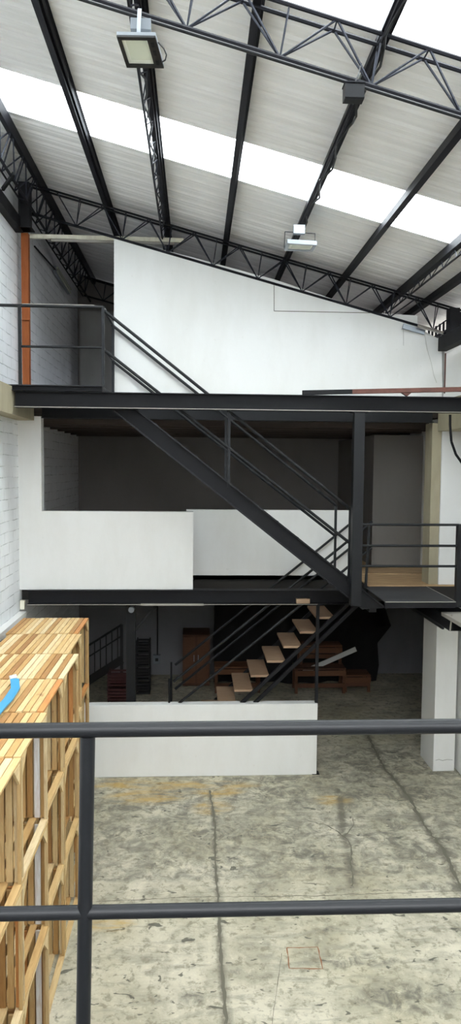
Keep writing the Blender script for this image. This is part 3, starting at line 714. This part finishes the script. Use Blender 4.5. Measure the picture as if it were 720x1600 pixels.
# small stair railing at back left
t = thing('stair_railing', 'black balustrade rising beside the crates in the dark back corner', 'railing', tuple(onz(150, 1160, 0)))
Yr = 12.2; p = at(136, 1010, Yr); q = at(190, 976, Yr); p.y = q.y = Yr
dn = V((0, 0, -.62))
MB().tube(p, q, .02, 8).build('handrail', 'blackpl', t); MB().tube(p+V((0, 0, -.2)), q+V((0, 0, -.2)), .014, 8).build('middle_rail', 'blackpl', t); MB().bar(p+dn, q+dn, .04, .14).build('stringer', 'blackpl', t)
for k in range(6):
    a = p.lerp(q, (k+.3)/6); MB().tube(a, a+dn, .01, 6).build('baluster', 'blackpl', t)
MB().bar(q, V((q.x, q.y, 0)), .05, .05, V((0, 1, 0))).bar(p, V((p.x, p.y, 0)), .05, .05, V((0, 1, 0))).build('newel_post', 'blackpl', t)
# black tarpaulin draped over stacked stock
def tarp():
    mb = MB(); U, W = 40, 16; grid = []
    prof = [(13.4, 0.02), (13.38, .35), (13.36, .8), (13.28, 1.15), (13.36, 1.5), (13.4, 2.0), (13.5, 2.12), (13.85, 2.14)]
    for i in range(U+1):
        u = i/U; row = []
        for j, (yy, z) in enumerate(prof):
            bul = .22 if j == 3 else (.1 if j in (4, 5) else 0)
            x = .38+u*(3.2+bul) + .03*math.sin(j*2.1)
            y = yy + .05*math.sin(u*38+j*.6)*(1 if j < 6 else .1) + .08*math.sin(u*9+j)*(1 if j < 6 else .2)
            row.append(mb.bm.verts.new((x, min(y, YB-.02), z)))
        grid.append(row)
    for i in range(U):
        for j in range(len(prof)-1): mb.bm.faces.new((grid[i][j], grid[i+1][j], grid[i+1][j+1], grid[i][j+1]))
    # closed side
    for row in (grid[0], grid[-1]):
        mb.bm.faces.new(row + [mb.bm.verts.new((row[-1].co.x, 13.9, .02))])
    return mb
tag(tarp().build('tarpaulin', 'black', None, True), 'large black tarpaulin draped over stock against the ground floor back wall', 'tarpaulin')
def pallet_bench(loc, label, L=1.0, H=.42, D=.4, m='brown', dark=False):
    t = thing('timber_bench', label, 'bench', loc, 'low timber benches under the stair')
    x, y, z = loc
    for k in range(3): MB().box(x-L/2, x+L/2, y-D/2+k*D/3, y-D/2+(k+.85)*D/3, z+H-.03, z+H, random.random()).build('seat_board', m, t)
    MB().box(x-L/2+.02, x+L/2-.02, y-D/2-.02, y-D/2, z+.12, z+.2, .3).build('lower_board', m, t)
    MB().box(x-L/2, x+L/2, y-D/2-.022, y-D/2-.002, z+H-.14, z+H-.04, .7).build('apron', m, t)
    for sx in (-1, 1):
        for sy in (-1, 1): MB().box(x+sx*(L/2-.03)-.025, x+sx*(L/2-.03)+.025, y+sy*(D/2-.03)-.025, y+sy*(D/2-.03)+.025, z, z+H-.03, .4).build('leg', m, t)
    return t
for (u, v_, uu, L, H, lab) in ((500, 1084, 0, .95, .48, 'low brown timber bench under the stair, nearest the black prop'), (370, 1078, 0, .85, .5, 'low brown timber bench beneath the lowest stair treads'), (553, 1075, 0, .5, .33, 'small dark timber stool at the open side of the tarpaulin')):
    p = onz(u, v_, 0); pallet_bench((p.x, min(p.y+.2, 13.0), 0), lab, L, H)
p = onz(505, 1080, 0); pb_ = pallet_bench((p.x-.05, p.y+.22, .5), 'shorter brown timber bench stacked on the bench by the black prop', .8, .36, .36)
yl_ = p.y+.22-.18-.04; a = at(474, 1050, yl_); b2 = at(556, 1014, yl_)
tag(MB().bar(a, b2, .02, .09, ch=.003).build('loose_board', 'board'), 'pale grey board leaning across the stacked timber benches', 'board')

# ------------------------------------------------------------------ timber crates along the blockwork wall
TIER = .805; SP = .79; CW = .76
def plank_row(mb, n, fixed, a0, a1, b0, b1, axis, gap=.006, th=.016, tones=None):
    # n boards side by side between a0..a1; boards run b0..b1; fixed = plane position (lower side)
    w = (a1-a0)/n
    for k in range(n):
        tone = tones[k] if tones and tones[k] is not None else random.uniform(0, .9) if random.random() < .97 else .94
        s, e = a0+k*w+gap/2, a0+(k+1)*w-gap/2; j0, j1 = b0+random.uniform(0, .006), b1-random.uniform(0, .006)
        dt = random.uniform(-.0015, .0015)
        if axis == 'top': mb.box(s, e, j0, j1, fixed+dt, fixed+th+dt, tone)
        if axis == 'end': mb.box(s, e, fixed, fixed+th, j0, j1, tone)
        if axis == 'back': mb.box(fixed, fixed+th, s, e, j0, j1, tone)
def crate(x1, y1, z0, label, top, var, white=False):
    # x1: open side (+x), y1: far end
    x0 = x1-CW; y0 = y1-SP+.012; z1 = z0+TIER-.008
    t = thing('timber_crate', label, 'crate', ((x0+x1)/2, (y0+y1)/2, z0), 'timber crates stacked along the blockwork wall')
    q = .018
    mb = MB(); plank_row(mb, 15, y1-q, x0, x1, z0+.02, z1-.02, 'end', gap=.012, tones=([None]*13+[1.0]+[None]) if white else None); mb.build('end_panel', 'woodv', t)
    mb = MB(); plank_row(mb, 15, y0, x0, x1, z0+.02, z1-.02, 'end', gap=.012); mb.build('end_panel', 'woodv', t)
    mb = MB(); plank_row(mb, 13, x0, y0+q, y1-q, z0+.02, z1-.02, 'back', gap=.014); mb.build('back_panel', 'woodv', t)
    # bottom: boards with gaps
    mb = MB(); nb = [9, 8, 9][var % 3]
    for k in range(nb):
        xx = x0+.03+(CW-.03-.048)*k/(nb-1); tone = random.uniform(.2, .9) if k < nb-1 else random.choice([.45, .7, .6, .85, .55, .94])
        mb.box(xx, xx+.048, y0+.002, y1-.002, z0, z0+.018, tone)
    mb.build('bottom_boards', 'wood', t)
    # uprights at the open corners and gussets
    for yy in (y0+q, y1-q-.02): MB().box(x1-.022, x1, yy, yy+.02, z0+.02, z1-.02, random.uniform(.5, .9)).build('upright', 'woodv', t)
    mb = MB(); mb.poly([(x1-.02, y1-q-.001, z1-.02), (x1-.02, y1-q-.15, z1-.02), (x1-.02, y1-q-.001, z1-.17)], (.018, 0, 0), .8); mb.build('gusset', 'wood', t); mb = MB()
    mb.poly([(x1-.02, y0+q+.001, z1-.02), (x1-.02, y0+q+.15, z1-.02), (x1-.02, y0+q+.001, z1-.17)], (.018, 0, 0), .7); mb.build('gusset', 'wood', t)
    if top:
        mb = MB(); tn = [None]*15; tn[random.randrange(15)] = .1; tn[-1] = random.choice([.6, .85, .8, .94]); plank_row(mb, 15, z1-.018, x0, x1, y0, y1, 'top', tones=tn); mb.build('top_boards', 'wood', t)
    else:
        mb = MB(); mb.box(x1-.03, x1, y0+.002, y1-.002, z1-.018, z1, random.uniform(.4, .9)); mb.build('top_rail', 'wood', t)
    return t
ZT = 3*TIER
names = ['farthest stack, against the end of the blockwork wall', 'second stack from the dark ground floor opening', 'third stack from the dark ground floor opening', 'stack carrying the blue strip', 'stack with the white upright board', 'stack nearest the gallery railing']
edge = [(139, 964), (128, 989), (122, 1022), (95, 1066), (68, 1121), (24, 1198)]
tier = ['bottom', 'middle', 'top']
SX = []
for i, (ex, ey) in enumerate(edge):
    p = onz(ex, ey, ZT); print('stack', i, p)
    SX.append((p.x, p.y))
YS0 = SX[0][1]
for i in range(6):
    x1 = SX[i][0]; y1 = SX[i][1]
    for k in range(3):
        o = crate(x1, YS0-i*.80, k*TIER, 'slatted pine crate, %s of the %s' % (tier[k], names[i]), k == 2, i+k*2, white=(i == 4))
# blue strip on a stack
zz = ZT+.006
mb = MB(); P = [onz(24, 1066, zz), onz(25, 1078, zz), onz(14, 1095, zz), onz(2, 1108, zz), onz(-25, 1140, zz)]
L_, R_ = [], []
for k, p in enumerate(P):
    lift = .02 if k == 0 else .004
    L_.append(p+V((-.04, 0, lift))); R_.append(p+V((.03, 0, lift)))
for k in range(len(P)-1): mb.poly([L_[k], R_[k], R_[k+1], L_[k+1]], (0, 0, .012))
t = thing('plastic_strip', 'bright blue plastic strip lying on top of a timber crate stack', 'plastic strip', tuple(P[2]))
mb.build('strip', 'blue', t)
MB().tube(P[0]+V((-.045, .0, .035)), P[0]+V((.0, .03, .04)), .02, 8).build('rolled_end', 'board', t)

# ------------------------------------------------------------------ floodlights and junction box
def frame_pts(c, ux, uy, w, h): return [c-ux*w/2-uy*h/2, c+ux*w/2-uy*h/2, c+ux*w/2+uy*h/2, c-ux*w/2+uy*h/2]
def floodlight(tl, tr, br, bl, label, th=.035, margin=(.09, .24, .1, .1), bezel='blackpl', mount=None, yoke=None):
    n = (tr-tl).cross(bl-tl).normalized()
    if n.dot(EYE-tl) < 0: n = -n                     # face towards the hall
    t = thing('floodlight', label, 'floodlight', tuple((tl+tr+br+bl)/4), 'led floodlights')
    B = lambda u, v: tl.lerp(tr, u).lerp(bl.lerp(br, u), v)
    body = MB().poly([B(0, 0), B(1, 0), B(1, 1), B(0, 1)], -n*th).build('housing', 'galv', t)
    l, r, tp, bt = margin
    mb = MB()
    for q in ([B(0, 0), B(1, 0), B(1, tp), B(0, tp)], [B(0, 1-bt), B(1, 1-bt), B(1, 1), B(0, 1)], [B(0, tp), B(l, tp), B(l, 1-bt), B(0, 1-bt)], [B(1-r, tp), B(1, tp), B(1, 1-bt), B(1-r, 1-bt)]):
        mb.poly([p+n*.0005 for p in q], n*.012)
    mb.build('bezel', bezel, t)
    MB().poly([p+n*.0005 for p in (B(l, tp), B(1-r, tp), B(1-r, 1-bt), B(l, 1-bt))], n*.002).build('reflector', 'reflector', t)
    g = MB().poly([p+n*.0026 for p in (B(l+.1, tp+.02), B(1-r-.04, tp+.02), B(1-r-.04, 1-bt-.13), B(l+.1, 1-bt-.13))], n*.002).build('led_plate', 'lens', t)
    if r > .15:
        for v in (.16, .42, .74):
            mb = MB(); mb.poly([p+n*.013 for p in (B(1-r*.7, v), B(1-r*.35, v), B(1-r*.35, v+.13), B(1-r*.7, v+.13))], n*.004)
            mb.build('driver_cover', 'steel', t)
    return t, B, n
Yf = 4.15
tl = at(182, 54.5, Yf-.05); tr = at(243, 55.5, Yf-.05); br = at(256, 104, Yf+.17); bl = at(198, 103, Yf+.17)
t, B, n = floodlight(tl, tr, br, bl, 'large square black framed floodlight hanging under the near roof truss', th=.02)
top = B(.55, 0)+V((0, .02, .01)); hang = at(218, 14, Yf+.02)
MB().bar(top, hang, .022, .006, V((0, 1, 0))).build('hanger_arm', 'galv', t)
p = at(222, 40, Yf+.05); MB().box(p.x-.065, p.x+.05, p.y-.02, p.y+.02, p.z-.03, p.z+.03).build('clamp', 'galv', t)
cu = [at(247, 66, Yf), at(256, 76, Yf), at(260, 86, Yf), at(258, 94, Yf), at(253, 97, Yf+.1)]
MB().path(cu, .004, 6).build('cable', 'wire', t)
Yg = 7.6
tl = at(449, 378, Yg-.02); tr = at(495, 381, Yg-.02); br = at(488, 392, Yg+.24); bl = at(444, 390, Yg+.24)
t, B, n = floodlight(tl, tr, br, bl, 'small grey floodlight on a wire yoke hanging near the far truss', .03, (.1, .1, .16, .16), 'galv')
yk = [at(444, 387, Yg), at(445, 362, Yg), at(492, 365, Yg), at(492, 379, Yg)]
MB().path(yk, .005, 6).build('yoke', 'rail', t)
p = at(467, 360, Yg); MB().box(p.x-.06, p.x+.06, p.y-.03, p.y+.03, p.z-.04, p.z+.05).build('driver_box', 'galv', t)
p = at(551, 149, YT-.06)
t = thing('junction_box', 'dark square junction box under the near truss crossing a latticed purlin', 'junction box', tuple(p))
MB().box(p.x-.06, p.x+.06, p.y-.06, p.y+.02, p.z-.045, p.z+.045, ch=.005).build('case', 'rail', t)
MB().box(p.x-.064, p.x+.064, p.y-.066, p.y+.024, p.z+.045, p.z+.053).build('lid', 'truss', t)
MB().path([p+V((.0, -.01, .05)), p+V((.03, .0, .12)), p+V((.06, .05, .22))], .005, 6).build('cable', 'wire', t)
# black cable wound along the purlin behind the big floodlight is part of its own run
cx = PX[1]; zc = rz(cx)+.0
mb = MB(); pts = []
for k in range(40): pts.append(V((cx-.03+.025*math.sin(k*1.7), 2.6+k*.17, zc-.05+.018*math.cos(k*2.3))))
tag(mb.path(pts, .009, 6).build('lamp_cable', 'wire'), 'black cable wound along the purlin behind the big floodlight', 'cable')
cx = PX[3]; zc = rz(cx)
mb = MB(); pts = []
for k in range(36): pts.append(V((cx+.03*math.sin(k*1.3), 3.0+k*.16, zc-.04+.02*math.cos(k*1.9))))
tag(mb.path(pts, .009, 6).build('lamp_cable', 'wire'), 'black cable wound along the purlin above the small floodlight', 'cable')

# ------------------------------------------------------------------ gallery railing in front of the viewer
p1 = at(0, 1142, 1.72); p2 = at(720, 1134.5, 1.72); q1 = at(0, 1428, 1.72); q2 = at(720, 1414, 1.72)
print('rail', p1, p2, q1, q2)
for P in (p1, p2, q1, q2): P.y = 1.72
g1 = (p2-p1).normalized(); g2 = (q2-q1).normalized()
px0 = at(137, 1200, 1.72).x
t = thing('gallery_railing', 'dark grey pipe railing closest to the viewer, on the gallery edge', 'railing', (px0, 1.72, 2.6))
MB().tube(p1-g1*1.55, p2+g1*2.2, .0185, 20).build('handrail', 'rail', t, True)
MB().tube(q1-g2*1.55, q2+g2*2.2, .017, 20).build('middle_rail', 'rail', t, True)
zt1 = p1.z+.002
for x in (px0,):
    d0 = at(137, 1150, 1.72); d1 = at(130, 1600, 1.72); dv = (d1-d0).normalized(); dv.y = 0
    e = d0+dv*((d0.z-2.45)/-dv.z); MB().tube(V((d0.x, 1.72, d0.z)), V((e.x, 1.72, e.z)), .0185, 20).build('post', 'rail', t, True)
MB().tube((px0+2.1, 1.72, zt1), (px0+2.1, 1.72, 2.45), .0185, 20).build('post', 'rail', t, True)
MB().box(px0-.07, px0+.07, 1.621, 1.76, 2.44, 2.452).box(px0+2.03, px0+2.17, 1.621, 1.76, 2.44, 2.452).build('fixing_plate', 'rail', t)
